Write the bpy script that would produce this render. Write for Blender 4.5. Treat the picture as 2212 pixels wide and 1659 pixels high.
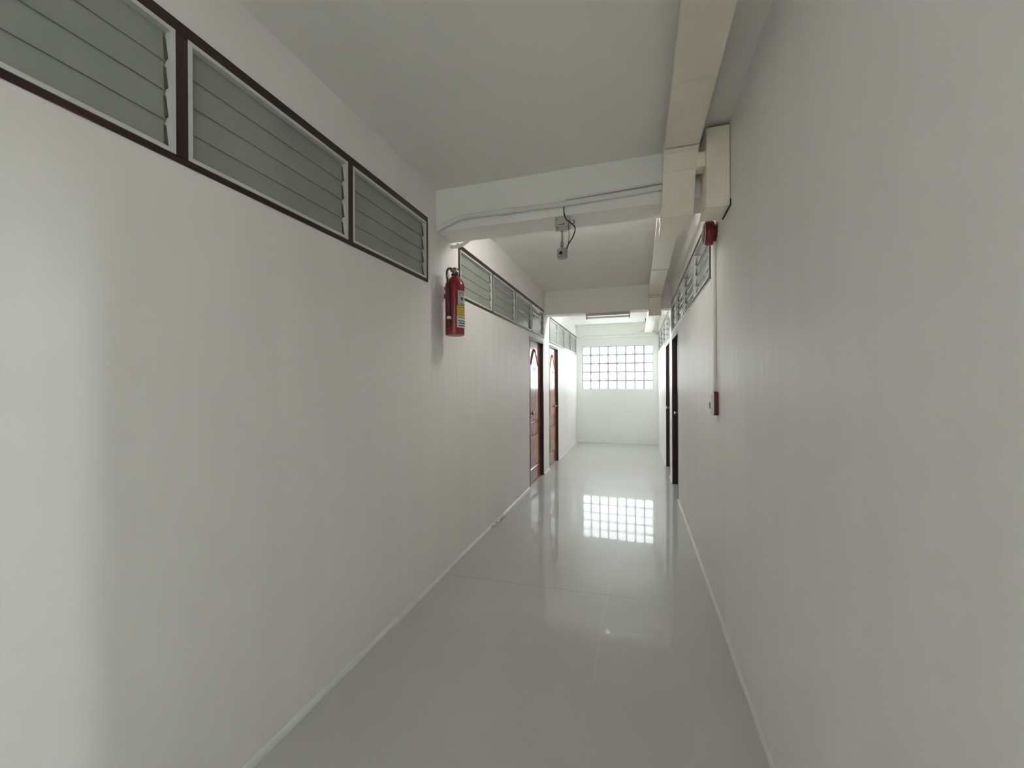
import bpy, bmesh, math, random
from mathutils import Vector, Matrix

for o in list(bpy.data.objects):
    bpy.data.objects.remove(o, do_unlink=True)
SC = bpy.context.scene
COL = SC.collection
R_ = math.radians

# ------------------------------------------------------------------ camera
cam_d = bpy.data.cameras.new('camera')
cam = bpy.data.objects.new('camera', cam_d)
COL.objects.link(cam)
FPX, YAW, PIT, ROL = 858.275, R_(17.41086), R_(-0.13065), R_(-0.24828)
cam_d.sensor_fit = 'HORIZONTAL'
cam_d.sensor_width = 36.0
cam_d.lens = 36.0 * FPX / 2212.0
cam_d.clip_start = 0.02
_fw = Vector((-math.sin(YAW) * math.cos(PIT), math.cos(YAW) * math.cos(PIT), math.sin(PIT)))
_rt = Vector((math.cos(YAW), math.sin(YAW), 0))
_up = _rt.cross(_fw)
_r2 = _rt * math.cos(ROL) + _up * math.sin(ROL)
_u2 = -_rt * math.sin(ROL) + _up * math.cos(ROL)
_m = Matrix((_r2, _u2, -_fw)).transposed().to_4x4()
_m.translation = Vector((0, 0, 1.4))
cam.matrix_world = _m
SC.camera = cam

# ------------------------------------------------------------------ light levels
END_WINDOW = 2.7        # daylight coming through the glass blocks at the far end
REAR_FILL = 1.5       # unseen window behind the viewer, added for general fill light
STAIR_WINDOW = 56.0     # unseen narrow stairwell window behind right, shaped to throw the left wall's light patch
FILL_GLOBES = (19.0, 14.5, 66.0)     # added fill-light globes, out of view behind the viewer, near beam and middle beam
world = bpy.data.worlds.new('world')
SC.world = world
world.use_nodes = True
world.node_tree.nodes['Background'].inputs[0].default_value = (0.80, 0.90, 1.0, 1)
world.node_tree.nodes['Background'].inputs[1].default_value = 1.0
SC.view_settings.view_transform = 'Standard'
SC.view_settings.look = 'None'
SC.view_settings.gamma = 1.0
SC.view_settings.use_curve_mapping = False
SC.view_settings.exposure = 1.1
SC.cycles.use_denoising = True
SC.cycles.use_light_tree = False
SC.cycles.adaptive_threshold = 0.06
SC.cycles.max_bounces = 8
SC.cycles.diffuse_bounces = 6
SC.cycles.glossy_bounces = 3
SC.cycles.transmission_bounces = 2
SC.cycles.sample_clamp_indirect = 10.0
SC.cycles.caustics_reflective = True

# ------------------------------------------------------------------ measures (metres)
L, R = -1.354, 0.470            # left and right wall faces
TW = 0.14                       # wall thickness
YB = 9.48                       # back wall face
YR = -4.6                       # wall behind the viewer
YC = -0.35                      # where the right wall ends behind the viewer
ZC = [2.768, 2.81, 2.745]       # ceiling of the three bays
B1 = (2.535, 2.765, 2.473)      # first beam: front, back, underside
B2 = (6.03, 6.25, 2.452)        # second beam
B3 = (9.38, 9.48, 2.445)        # beam at the back wall
# transom strips: y of the frame ends and of the mullion centres, z bottom, z top
S1 = ([-0.652, 0.112, 0.876, 1.640, 2.408], 2.087, 2.528)
S2 = ([2.897, 3.679, 4.446, 5.210, 5.955], 2.084, 2.515)
S3 = ([6.368, 7.095, 7.830, 8.590, 9.375], 2.055, 2.490)
D1 = (5.085, 5.925, 2.022)      # door openings: near, far, top
D2 = (6.335, 7.110, 2.026)

# ------------------------------------------------------------------ materials
def lin(c):
    return tuple((v / 255 / 12.92) if v <= 10 else ((v / 255 + 0.055) / 1.055) ** 2.4 for v in c)

def mat(name, col, rough=0.5, metal=0.0, spec=0.5, coat=0.0, emit=None, estr=0.0, noise=0.0, nscale=6.0,
        bump=0.0, bscale=120.0, stretch=None, trans=0.0):
    m = bpy.data.materials.new(name)
    m.use_nodes = True
    nt = m.node_tree
    b = nt.nodes['Principled BSDF']
    b.inputs['Base Color'].default_value = (*col, 1)
    b.inputs['Roughness'].default_value = rough
    b.inputs['Metallic'].default_value = metal
    b.inputs['Specular IOR Level'].default_value = spec
    b.inputs['Coat Weight'].default_value = coat
    b.inputs['Coat Roughness'].default_value = 0.05
    b.inputs['Transmission Weight'].default_value = trans
    if emit:
        b.inputs['Emission Color'].default_value = (*emit, 1)
        b.inputs['Emission Strength'].default_value = estr
    if noise > 0 or bump > 0:
        tc = nt.nodes.new('ShaderNodeTexCoord')
        mp = nt.nodes.new('ShaderNodeMapping')
        nt.links.new(tc.outputs['Object'], mp.inputs['Vector'])
        if stretch:
            mp.inputs['Scale'].default_value = stretch
    if noise > 0:
        n = nt.nodes.new('ShaderNodeTexNoise')
        n.inputs['Scale'].default_value = nscale
        n.inputs['Detail'].default_value = 2
        nt.links.new(mp.outputs['Vector'], n.inputs['Vector'])
        r = nt.nodes.new('ShaderNodeMapRange')
        r.inputs['From Min'].default_value = 0.3
        r.inputs['From Max'].default_value = 0.7
        r.inputs['To Min'].default_value = 1.0 - noise
        r.inputs['To Max'].default_value = 1.0 + noise
        nt.links.new(n.outputs['Fac'], r.inputs['Value'])
        mx = nt.nodes.new('ShaderNodeVectorMath')
        mx.operation = 'SCALE'
        mx.inputs[0].default_value = col
        nt.links.new(r.outputs['Result'], mx.inputs['Scale'])
        nt.links.new(mx.outputs['Vector'], b.inputs['Base Color'])
    if bump > 0:
        n2 = nt.nodes.new('ShaderNodeTexNoise')
        n2.inputs['Scale'].default_value = bscale
        n2.inputs['Detail'].default_value = 1
        nt.links.new(mp.outputs['Vector'], n2.inputs['Vector'])
        bp = nt.nodes.new('ShaderNodeBump')
        bp.inputs['Strength'].default_value = bump
        bp.inputs['Distance'].default_value = 0.004
        nt.links.new(n2.outputs['Fac'], bp.inputs['Height'])
        nt.links.new(bp.outputs['Normal'], b.inputs['Normal'])
    return m

M = {}
M['wall'] = mat('wall_paint', (0.845, 0.825, 0.80), rough=0.48, spec=0.16, noise=0.02, nscale=2.2, bump=0.8, bscale=6.0, stretch=(1.0, 2.2, 0.16))
M['plaster'] = mat('ceiling_paint', (0.87, 0.86, 0.825), rough=0.75, spec=0.2, noise=0.015, nscale=2.0, bump=0.08, bscale=60)
M['endwall'] = mat('end_wall_paint', (0.84, 0.85, 0.83), rough=0.5, spec=0.3, noise=0.015, nscale=2.0)
M['brown'] = mat('dark_brown_varnish', (0.040, 0.020, 0.019), rough=0.28, spec=0.5, noise=0.25, nscale=3.0, stretch=(8, 1, 1))
M['door'] = mat('red_brown_varnish', (0.30, 0.088, 0.058), rough=0.20, spec=0.5, coat=0.25, noise=0.22, nscale=5.0, stretch=(2, 9, 0.7))
M['jamb'] = mat('dark_jamb_varnish', (0.030, 0.017, 0.016), rough=0.30, spec=0.5, noise=0.3, nscale=6.0, stretch=(9, 9, 0.8))
M['alu'] = mat('white_louvre_frame', (0.62, 0.63, 0.60), rough=0.38, spec=0.5)
M['glass'] = mat('frosted_grey_green_glass', (0.31, 0.33, 0.295), rough=0.10, spec=0.55, noise=0.06, nscale=3.0, bump=0.10, bscale=14)
M['clip'] = mat('dark_louvre_clip', (0.10, 0.092, 0.085), rough=0.45)
M['beige'] = mat('beige_trunking', (0.86, 0.80, 0.685), rough=0.36, spec=0.4, noise=0.035, nscale=7.0)
M['gap'] = mat('dark_gap', (0.03, 0.026, 0.024), rough=0.8)
M['pipe'] = mat('white_conduit', (0.78, 0.77, 0.73), rough=0.42, spec=0.4)
M['red'] = mat('red_enamel', (0.235, 0.016, 0.017), rough=0.24, spec=0.5, noise=0.06, nscale=8)
M['redmatt'] = mat('red_plastic', (0.105, 0.016, 0.018), rough=0.35, spec=0.5)
M['redbell'] = mat('red_bell_enamel', (0.21, 0.016, 0.022), rough=0.28, spec=0.5)
M['black'] = mat('black_rubber', (0.016, 0.015, 0.016), rough=0.42)
M['hose'] = mat('hose_rubber', (0.045, 0.034, 0.036), rough=0.24, spec=0.6)
M['valve'] = mat('dull_brass_valve', (0.26, 0.19, 0.18), rough=0.32, metal=0.75)
M['white'] = mat('white_plastic', (0.78, 0.78, 0.76), rough=0.35)
M['label'] = mat('silver_label', (0.40, 0.42, 0.42), rough=0.4, noise=0.06, nscale=40)
M['yellow'] = mat('yellow_label', (0.56, 0.43, 0.045), rough=0.45)
M['labelw'] = mat('white_label', (0.62, 0.62, 0.60), rough=0.45)
M['ink'] = mat('dark_ink', (0.035, 0.040, 0.042), rough=0.6)
M['inky'] = mat('olive_ink', (0.17, 0.125, 0.02), rough=0.6)
M['mount'] = mat('aged_ivory_plastic', (0.50, 0.49, 0.42), rough=0.45, noise=0.05, nscale=30)
M['camgrey'] = mat('grey_camera_case', (0.33, 0.33, 0.315), rough=0.42)
M['pole'] = mat('brown_grey_pole', (0.30, 0.25, 0.225), rough=0.4)
M['lens'] = mat('lens_glass', (0.008, 0.010, 0.014), rough=0.05, spec=0.8)
M['chrome'] = mat('brushed_steel', (0.62, 0.62, 0.61), rough=0.22, metal=0.95)
M['lampbody'] = mat('lamp_housing_grey', (0.42, 0.40, 0.39), rough=0.35)
M['tube'] = mat('lamp_tube', (0.90, 0.90, 0.88), rough=0.22, spec=0.5)
M['mortar'] = mat('grey_mortar', (0.50, 0.505, 0.52), rough=0.8)
M['caulk'] = mat('skirting_bead', (0.66, 0.66, 0.63), rough=0.30, spec=0.5, noise=0.06, nscale=12, bump=0.5, bscale=22)
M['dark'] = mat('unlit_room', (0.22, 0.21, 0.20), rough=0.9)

def daylight(name, col, strength, vary=0.0):
    m = mat(name, (0.7, 0.72, 0.72), rough=0.12, spec=0.5)
    nt = m.node_tree
    b = nt.nodes['Principled BSDF']
    b.inputs['Emission Color'].default_value = (*col, 1)
    b.inputs['Emission Strength'].default_value = strength
    if vary > 0:
        tc = nt.nodes.new('ShaderNodeTexCoord')
        n = nt.nodes.new('ShaderNodeTexNoise')
        n.inputs['Scale'].default_value = 16.0
        n.inputs['Detail'].default_value = 2
        nt.links.new(tc.outputs['Object'], n.inputs['Vector'])
        r = nt.nodes.new('ShaderNodeMapRange')
        r.inputs['From Min'].default_value = 0.35
        r.inputs['From Max'].default_value = 0.65
        r.inputs['To Min'].default_value = strength * (1 - vary)
        r.inputs['To Max'].default_value = strength * (1 + vary)
        nt.links.new(n.outputs['Fac'], r.inputs['Value'])
        nt.links.new(r.outputs['Result'], b.inputs['Emission Strength'])
    return m

M['block'] = daylight('daylit_glass_block', (0.90, 1.0, 1.0), END_WINDOW, 0.28)
M['blockside'] = mat('glass_block_side', (0.60, 0.62, 0.63), rough=0.2)
M['rear_fill_glow'] = daylight('rear_fill_pane', (0.95, 1.0, 0.95), REAR_FILL)
M['stairpane'] = daylight('daylit_stair_pane', (0.86, 0.97, 1.0), STAIR_WINDOW)
M['fill_globe_a'] = daylight('fill_glow', (1.0, 0.985, 0.94), FILL_GLOBES[0])
M['fill_globe_b'] = daylight('fill_glow_second', (1.0, 0.985, 0.95), FILL_GLOBES[1])
M['fill_globe_c'] = daylight('fill_glow_third', (0.92, 1.0, 1.0), FILL_GLOBES[2])

def floor_material():
    m = mat('polished_grey_floor', (0.49, 0.49, 0.475), rough=0.14, spec=0.65)
    nt = m.node_tree
    N, LK = nt.nodes, nt.links
    b = N['Principled BSDF']
    tc = N.new('ShaderNodeTexCoord')
    sep = N.new('ShaderNodeSeparateXYZ')
    LK.new(tc.outputs['Object'], sep.inputs[0])
    def math_(op, a, c=None):
        n = N.new('ShaderNodeMath')
        n.operation = op
        for i, v in enumerate((a, c)):
            if v is None:
                continue
            if isinstance(v, (int, float)):
                n.inputs[i].default_value = v
            else:
                LK.new(v, n.inputs[i])
        return n.outputs[0]
    wob = N.new('ShaderNodeTexNoise')
    wob.inputs['Scale'].default_value = 7.0
    LK.new(tc.outputs['Object'], wob.inputs['Vector'])
    wv = math_('MULTIPLY', math_('SUBTRACT', wob.outputs['Fac'], 0.5), 0.014)
    def seg(x0, y0, x1, y1, half):
        """1 on the line from one floor point to the other, else 0"""
        dx, dy = x1 - x0, y1 - y0
        ln = math.hypot(dx, dy)
        dx, dy = dx / ln, dy / ln
        px, py = math_('SUBTRACT', sep.outputs['X'], x0), math_('SUBTRACT', sep.outputs['Y'], y0)
        al = math_('ADD', math_('MULTIPLY', px, dx), math_('MULTIPLY', py, dy))
        ac = math_('ADD', math_('SUBTRACT', math_('MULTIPLY', px, dy), math_('MULTIPLY', py, dx)), wv)
        a = math_('LESS_THAN', math_('ABSOLUTE', ac), half)
        return math_('MULTIPLY', a, math_('LESS_THAN', math_('ABSOLUTE', math_('SUBTRACT', al, ln / 2)), ln / 2))
    joint = seg(-1.40, 2.628, 0.0, 2.69, 0.0026)
    scr = None
    for s in ((-0.134, 3.42, -0.155, 3.08, 0.003), (-0.175, 2.86, -0.205, 2.30, 0.0022), (-0.20, 2.30, -0.198, 1.86, 0.0018),
              (-0.02, 3.36, 0.16, 3.26, 0.0022), (0.02, 2.48, 0.16, 2.41, 0.0018), (0.12, 4.6, 0.17, 3.8, 0.003)):
        v = seg(*s)
        scr = v if scr is None else math_('MAXIMUM', scr, v)
    brk = N.new('ShaderNodeTexNoise')
    brk.inputs['Scale'].default_value = 30.0
    LK.new(tc.outputs['Object'], brk.inputs['Vector'])
    scr = math_('MULTIPLY', scr, math_('MULTIPLY', brk.outputs['Fac'], 0.5))
    big = N.new('ShaderNodeTexNoise')
    big.inputs['Scale'].default_value = 1.6
    big.inputs['Detail'].default_value = 2
    LK.new(tc.outputs['Object'], big.inputs['Vector'])
    mr = N.new('ShaderNodeMapRange')
    mr.inputs['From Min'].default_value = 0.3
    mr.inputs['From Max'].default_value = 0.7
    mr.inputs['To Min'].default_value = 0.96
    mr.inputs['To Max'].default_value = 1.04
    LK.new(big.outputs['Fac'], mr.inputs['Value'])
    sc1 = N.new('ShaderNodeVectorMath')
    sc1.operation = 'SCALE'
    sc1.inputs[0].default_value = (0.49, 0.49, 0.475)
    LK.new(mr.outputs['Result'], sc1.inputs['Scale'])
    mx1 = N.new('ShaderNodeMixRGB')
    mx1.inputs[2].default_value = (0.20, 0.19, 0.17, 1)
    LK.new(math_('MULTIPLY', joint, 0.5), mx1.inputs[0])
    LK.new(sc1.outputs['Vector'], mx1.inputs[1])
    mx2 = N.new('ShaderNodeMixRGB')
    mx2.inputs[2].default_value = (0.78, 0.78, 0.76, 1)
    LK.new(scr, mx2.inputs[0])
    LK.new(mx1.outputs[0], mx2.inputs[1])
    LK.new(mx2.outputs[0], b.inputs['Base Color'])
    rn = N.new('ShaderNodeTexNoise')
    rn.inputs['Scale'].default_value = 3.2
    rn.inputs['Detail'].default_value = 3
    LK.new(tc.outputs['Object'], rn.inputs['Vector'])
    rr = N.new('ShaderNodeMapRange')
    rr.inputs['From Min'].default_value = 0.3
    rr.inputs['From Max'].default_value = 0.7
    rr.inputs['To Min'].default_value = 0.02
    rr.inputs['To Max'].default_value = 0.06
    LK.new(rn.outputs['Fac'], rr.inputs['Value'])
    LK.new(rr.outputs['Result'], b.inputs['Coat Roughness'])
    b.inputs['Coat Weight'].default_value = 0.55
    b.inputs['Roughness'].default_value = 0.30
    b.inputs['Specular IOR Level'].default_value = 0.35
    bn = N.new('ShaderNodeTexNoise')
    bn.inputs['Scale'].default_value = 2.2
    bn.inputs['Detail'].default_value = 0
    LK.new(tc.outputs['Object'], bn.inputs['Vector'])
    bp = N.new('ShaderNodeBump')
    bp.inputs['Strength'].default_value = 0.12
    bp.inputs['Distance'].default_value = 0.004
    LK.new(bn.outputs['Fac'], bp.inputs['Height'])
    LK.new(bp.outputs['Normal'], b.inputs['Normal'])
    LK.new(bp.outputs['Normal'], b.inputs['Coat Normal'])
    return m
M['floor'] = floor_material()

# ------------------------------------------------------------------ mesh helpers (all in world metres)
class MB:
    def __init__(self):
        self.v, self.f = [], []
    def add(self, vs, fs):
        o = len(self.v)
        self.v += [tuple(p) for p in vs]
        self.f += [tuple(i + o for i in f) for f in fs]
        return self
    def box(self, x0, x1, y0, y1, z0, z1, c=0.0):
        """a box, its twelve edges cut back by c"""
        if x1 < x0: x0, x1 = x1, x0
        if y1 < y0: y0, y1 = y1, y0
        if z1 < z0: z0, z1 = z1, z0
        if c <= 0:
            vs = [(x, y, z) for x in (x0, x1) for y in (y0, y1) for z in (z0, z1)]
            return self.add(vs, [(0, 1, 3, 2), (4, 6, 7, 5), (0, 4, 5, 1), (2, 3, 7, 6), (0, 2, 6, 4), (1, 5, 7, 3)])
        bm = bmesh.new()
        bmesh.ops.create_cube(bm, size=1.0)
        for v in bm.verts:
            v.co = Vector(((x0 + x1) / 2 + v.co.x * (x1 - x0), (y0 + y1) / 2 + v.co.y * (y1 - y0), (z0 + z1) / 2 + v.co.z * (z1 - z0)))
        bmesh.ops.bevel(bm, geom=bm.edges[:], offset=c, segments=1, affect='EDGES', profile=0.5)
        bm.verts.index_update()
        self.add([v.co[:] for v in bm.verts], [tuple(v.index for v in f.verts) for f in bm.faces])
        bm.free()
        return self
    def prism(self, poly, ax, a, b):
        """polygon in the two other axes (in x,y,z order), drawn out along ax from a to b"""
        def P(u, w, t):
            return {'x': (t, u, w), 'y': (u, t, w), 'z': (u, w, t)}[ax]
        n = len(poly)
        vs = [P(u, w, a) for u, w in poly] + [P(u, w, b) for u, w in poly]
        fs = [tuple(range(n)), tuple(range(2 * n - 1, n - 1, -1))] + [(i, i + n, (i + 1) % n + n, (i + 1) % n) for i in range(n)]
        return self.add(vs, fs)
    def lathe(self, prof, org, axis='z', seg=24, close=True):
        """profile [(r, t)] turned round an axis through org; t runs along the axis (a Vector or a letter)"""
        A = Vector({'x': (1, 0, 0), 'y': (0, 1, 0), 'z': (0, 0, 1), '-x': (-1, 0, 0), '-y': (0, -1, 0), '-z': (0, 0, -1)}[axis]) if isinstance(axis, str) else Vector(axis).normalized()
        U = A.orthogonal().normalized()
        W = A.cross(U)
        O = Vector(org)
        vs, fs = [], []
        for r, t in prof:
            for k in range(seg):
                an = 2 * math.pi * k / seg
                vs.append(O + A * t + (U * math.cos(an) + W * math.sin(an)) * r)
        for i in range(len(prof) - 1):
            for k in range(seg):
                k2 = (k + 1) % seg
                fs.append((i * seg + k, i * seg + k2, (i + 1) * seg + k2, (i + 1) * seg + k))
        if close:
            fs.append(tuple(range(seg - 1, -1, -1)))
            fs.append(tuple((len(prof) - 1) * seg + k for k in range(seg)))
        return self.add(vs, fs)
    def tube(self, pts, r, seg=10, closed=False):
        P = [Vector(p) for p in pts]
        n = len(P)
        rad = r if isinstance(r, (list, tuple)) else [r] * n
        rings, vs, fs = [], [], []
        N = None
        for i in range(n):
            if closed:
                t = (P[(i + 1) % n] - P[i - 1]).normalized()
            else:
                t = (P[min(i + 1, n - 1)] - P[max(i - 1, 0)]).normalized()
            if N is None:
                N = t.orthogonal().normalized()
            N = (N - t * N.dot(t)).normalized()
            Bn = t.cross(N)
            for k in range(seg):
                an = 2 * math.pi * k / seg
                vs.append(P[i] + (N * math.cos(an) + Bn * math.sin(an)) * rad[i])
        m = n if closed else n - 1
        for i in range(m):
            j = (i + 1) % n
            for k in range(seg):
                k2 = (k + 1) % seg
                fs.append((i * seg + k, i * seg + k2, j * seg + k2, j * seg + k))
        if not closed:
            fs.append(tuple(range(seg - 1, -1, -1)))
            fs.append(tuple((n - 1) * seg + k for k in range(seg)))
        return self.add(vs, fs)

def smooth_path(pts, n=6):
    """Catmull-Rom through the points"""
    P = [Vector(p) for p in pts]
    out = []
    for i in range(len(P) - 1):
        a, b, c, d = P[max(i - 1, 0)], P[i], P[i + 1], P[min(i + 2, len(P) - 1)]
        for k in range(n):
            t = k / n
            out.append(0.5 * ((2 * b) + (c - a) * t + (2 * a - 5 * b + 4 * c - d) * t * t + (3 * b - a - 3 * c + d) * t ** 3))
    out.append(P[-1])
    return out

def mesh(name, mb, material, org=(0, 0, 0), smooth=None):
    me = bpy.data.meshes.new(name)
    me.from_pydata([(x - org[0], y - org[1], z - org[2]) for x, y, z in mb.v], [], mb.f)
    bm = bmesh.new()
    bm.from_mesh(me)
    bmesh.ops.recalc_face_normals(bm, faces=bm.faces[:])
    bm.to_mesh(me)
    bm.free()
    me.materials.append(M[material])
    if smooth is not None:
        for p in me.polygons:
            p.use_smooth = True
        me.set_sharp_from_angle(angle=R_(smooth))
    me.update()
    return me

def org_of(o):
    return tuple(o['_org']) if o is not None and '_org' in o else (0, 0, 0)

def part(name, mb, material, parent, smooth=None, label=None):
    """a mesh under a thing (or under a part of it), measured in world metres"""
    g = org_of(parent)
    o = bpy.data.objects.new(name, mesh(name, mb, material, g, smooth))
    COL.objects.link(o)
    o.parent = parent
    o['_org'] = g
    if label:
        o['label'] = label
    return o

def tag(o, label, cat, group=None, kind=None):
    o['label'] = label
    o['category'] = cat
    if group:
        o['group'] = group
    if kind:
        o['kind'] = kind
    return o

def thing(name, loc, label, cat, group=None, kind=None):
    o = bpy.data.objects.new(name, None)
    o.empty_display_size = 0.05
    COL.objects.link(o)
    o.location = loc
    o['_org'] = loc
    return tag(o, label, cat, group, kind)

def solid(name, mb, material, label, cat, kind=None, smooth=None, org=(0, 0, 0), group=None):
    o = bpy.data.objects.new(name, mesh(name, mb, material, org, smooth))
    COL.objects.link(o)
    o.location = org
    o['_org'] = tuple(org)
    return tag(o, label, cat, group, kind)

def put(name, me, loc, parent, label=None):
    """a piece that shares its mesh with its likes; loc in world metres"""
    g = org_of(parent)
    o = bpy.data.objects.new(name, me)
    COL.objects.link(o)
    o.parent = parent
    o.location = (loc[0] - g[0], loc[1] - g[1], loc[2] - g[2])
    o['_org'] = g
    if label:
        o['label'] = label
    return o

# ------------------------------------------------------------------ the shell
def wall_x(face, back, y0, y1, z0, z1, holes):
    """a wall across x with openings (ya, yb, za, zb); only faces between solid and air are made"""
    ys = sorted({y0, y1, *[h[0] for h in holes], *[h[1] for h in holes]})
    zs = sorted({z0, z1, *[h[2] for h in holes], *[h[3] for h in holes]})
    ys = [y for y in ys if y0 <= y <= y1]
    zs = [z for z in zs if z0 <= z <= z1]
    def full(i, j):
        if i < 0 or j < 0 or i >= len(ys) - 1 or j >= len(zs) - 1:
            return False
        cy, cz = (ys[i] + ys[i + 1]) / 2, (zs[j] + zs[j + 1]) / 2
        return not any(h[0] < cy < h[1] and h[2] < cz < h[3] for h in holes)
    mb = MB()
    q = [(0, 1, 2, 3)]
    for i in range(len(ys) - 1):
        for j in range(len(zs) - 1):
            if not full(i, j):
                continue
            a, b, c, d = ys[i], ys[i + 1], zs[j], zs[j + 1]
            for x in (face, back):
                mb.add([(x, a, c), (x, b, c), (x, b, d), (x, a, d)], q)
            if not full(i - 1, j): mb.add([(face, a, c), (back, a, c), (back, a, d), (face, a, d)], q)
            if not full(i + 1, j): mb.add([(face, b, c), (back, b, c), (back, b, d), (face, b, d)], q)
            if not full(i, j - 1): mb.add([(face, a, c), (back, a, c), (back, b, c), (face, b, c)], q)
            if not full(i, j + 1): mb.add([(face, a, d), (back, a, d), (back, b, d), (face, b, d)], q)
    return mb

def weld(o):
    bm = bmesh.new()
    bm.from_mesh(o.data)
    bmesh.ops.remove_doubles(bm, verts=bm.verts[:], dist=1e-5)
    bmesh.ops.recalc_face_normals(bm, faces=bm.faces[:])
    bm.to_mesh(o.data)
    bm.free()

ZT = 3.6
def hole_of(S):
    return (S[0][0], S[0][-1], S[1], S[2])
doors_y = [D1, D2]
holes_left = [hole_of(S1), hole_of(S2), hole_of(S3)] + [(d[0], d[1], -0.02, d[2]) for d in doors_y]
holes_right = [hole_of(S2), hole_of(S3)] + [(d[0], d[1], -0.02, d[2]) for d in doors_y]

fl = MB().box(L - 1.8, 6.2, YR - 0.14, YB + 0.14, -0.12, 0.0)
solid('floor', fl, 'floor', 'polished pale grey floor with a faint joint and white scratches', 'floor', 'structure')
wl = solid('wall_left', wall_x(L, L - TW, YR, YB + 0.14, 0.0, 2.95, holes_left), 'wall', 'long off-white painted wall that carries the red extinguisher', 'wall', 'structure')
weld(wl)
wr = solid('wall_right', wall_x(R, R + TW, YC, YB + 0.14, 0.0, 2.95, holes_right), 'wall', 'off-white painted wall with the call point and red bell', 'wall', 'structure')
weld(wr)

# ceiling: one slab per bay, each at its own height
ce = MB()
ce.box(L - 0.0, R + 0.0, YC - 0.02, B1[1] - 0.02, ZC[0], ZC[0] + 0.2)
ce.box(L, R, B1[1] - 0.02, B2[1] - 0.02, ZC[1], ZC[1] + 0.2)
ce.box(L, R, B2[1] - 0.02, YB, ZC[2], ZC[2] + 0.2)
ce.box(L, R, YR, YC - 0.02, ZC[0], ZC[0] + 0.2)
ce.box(R, 6.06, YR, YC, ZT, ZT + 0.1)
solid('ceiling', ce, 'plaster', 'pale painted concrete ceiling in bays between the beams', 'ceiling', 'structure')
for (y0, y1, z), lab in ((B1, 'near painted concrete ceiling beam with the conduit and small camera'),
                         (B2, 'middle painted concrete ceiling beam above the tube lamp'),
                         (B3, 'far painted concrete ceiling beam over the glass block window')):
    solid('ceiling_beam', MB().box(L, R, y0, y1, z, 2.95), 'plaster', lab, 'beam', 'structure')

# back wall with the opening for the glass blocks
BW = (-1.225, 0.359, 1.25, 2.245)
bk = MB()
bk.box(L, BW[0], YB, YB + 0.14, 0, 2.95)
bk.box(BW[1], R, YB, YB + 0.14, 0, 2.95)
bk.box(BW[0], BW[1], YB, YB + 0.14, 0, BW[2])
bk.box(BW[0], BW[1], YB, YB + 0.14, BW[3], 2.95)
solid('wall_back', bk, 'endwall', 'white end wall of the corridor below the glass block window', 'wall', 'structure')

# glass block window: eight by five
w6 = thing('window_6', ((BW[0] + BW[1]) / 2, YB, BW[2]), 'bright glass block window of eight by five blocks in the end wall', 'window', kind='structure')
NX, NZ, J = 8, 5, 0.013
cw, chh = (BW[1] - BW[0]) / NX, (BW[3] - BW[2]) / NZ
mg = MB()
for i in range(1, NX):
    x = BW[0] + i * cw
    mg.box(max(BW[0], x - J / 2), min(BW[1], x + J / 2), YB + 0.010, YB + 0.10, BW[2], BW[3])
for j in range(1, NZ):
    z = BW[2] + j * chh
    mg.box(BW[0], BW[1], YB + 0.012, YB + 0.10, max(BW[2], z - J / 2), min(BW[3], z + J / 2))
part('mortar_grid', mg, 'mortar', w6)
hx, hz = cw / 2 - J / 2, chh / 2 - J / 2
gb = MB()
def oct_(ax, az, c):
    return [(-ax + c, -az), (ax - c, -az), (ax, -az + c), (ax, az - c), (ax - c, az), (-ax + c, az), (-ax, az - c), (-ax, -az + c)]
rings = [(oct_(hx, hz, 0.012), 0.085), (oct_(hx, hz, 0.012), 0.012), (oct_(hx - 0.003, hz - 0.003, 0.013), 0.005), (oct_(hx - 0.009, hz - 0.009, 0.014), 0.006)]
vs = [(x, y, z) for ring, y in rings for x, z in ring]
fs = [tuple(range(7, -1, -1)), tuple(24 + k for k in range(8))]
for i in range(3):
    fs += [(i * 8 + k, i * 8 + (k + 1) % 8, (i + 1) * 8 + (k + 1) % 8, (i + 1) * 8 + k) for k in range(8)]
gb.add(vs, fs)
gbm = mesh('glass_block', gb, 'block')
gbm.materials.append(M['blockside'])
for p in gbm.polygons:
    if len(p.vertices) < 8 or p.normal.y > 0:
        p.material_index = 1
for j in range(NZ):
    for i in range(NX):
        put('glass_block', gbm, (BW[0] + (i + 0.5) * cw, YB, BW[2] + (j + 0.5) * chh), w6)

# ------------------------------------------------------------------ behind the viewer: added fill-light window, stair landing, rooms
rw = MB()
rx0, rx1, rz0, rz1 = -1.05, 0.25, 0.95, 2.35
for b in ((L, rx0, 0, 2.95), (rx1, R, 0, 2.95), (rx0, rx1, 0, rz0), (rx0, rx1, rz1, 2.95)):
    rw.box(b[0], b[1], YR - 0.14, YR, b[2], b[3])
rw.box(R, 6.06, YR - 0.14, YR, 0, ZT)
solid('wall_rear', rw, 'endwall', 'off-white wall behind the viewer with an added fill-light window', 'wall', 'structure')
w7 = thing('fill_window_7', ((rx0 + rx1) / 2, YR, rz0), 'two-pane window behind the viewer, added as fill light', 'window', kind='structure')
fr = MB()
for b in ((rx0, rx1, rz0, rz0 + 0.05), (rx0, rx1, rz1 - 0.05, rz1), (rx0, rx0 + 0.05, rz0, rz1), (rx1 - 0.05, rx1, rz0, rz1), ((rx0 + rx1) / 2 - 0.025, (rx0 + rx1) / 2 + 0.025, rz0, rz1)):
    fr.box(b[0], b[1], YR - 0.08, YR - 0.03, b[2], b[3])
part('window_frame', fr, 'alu', w7)
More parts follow.
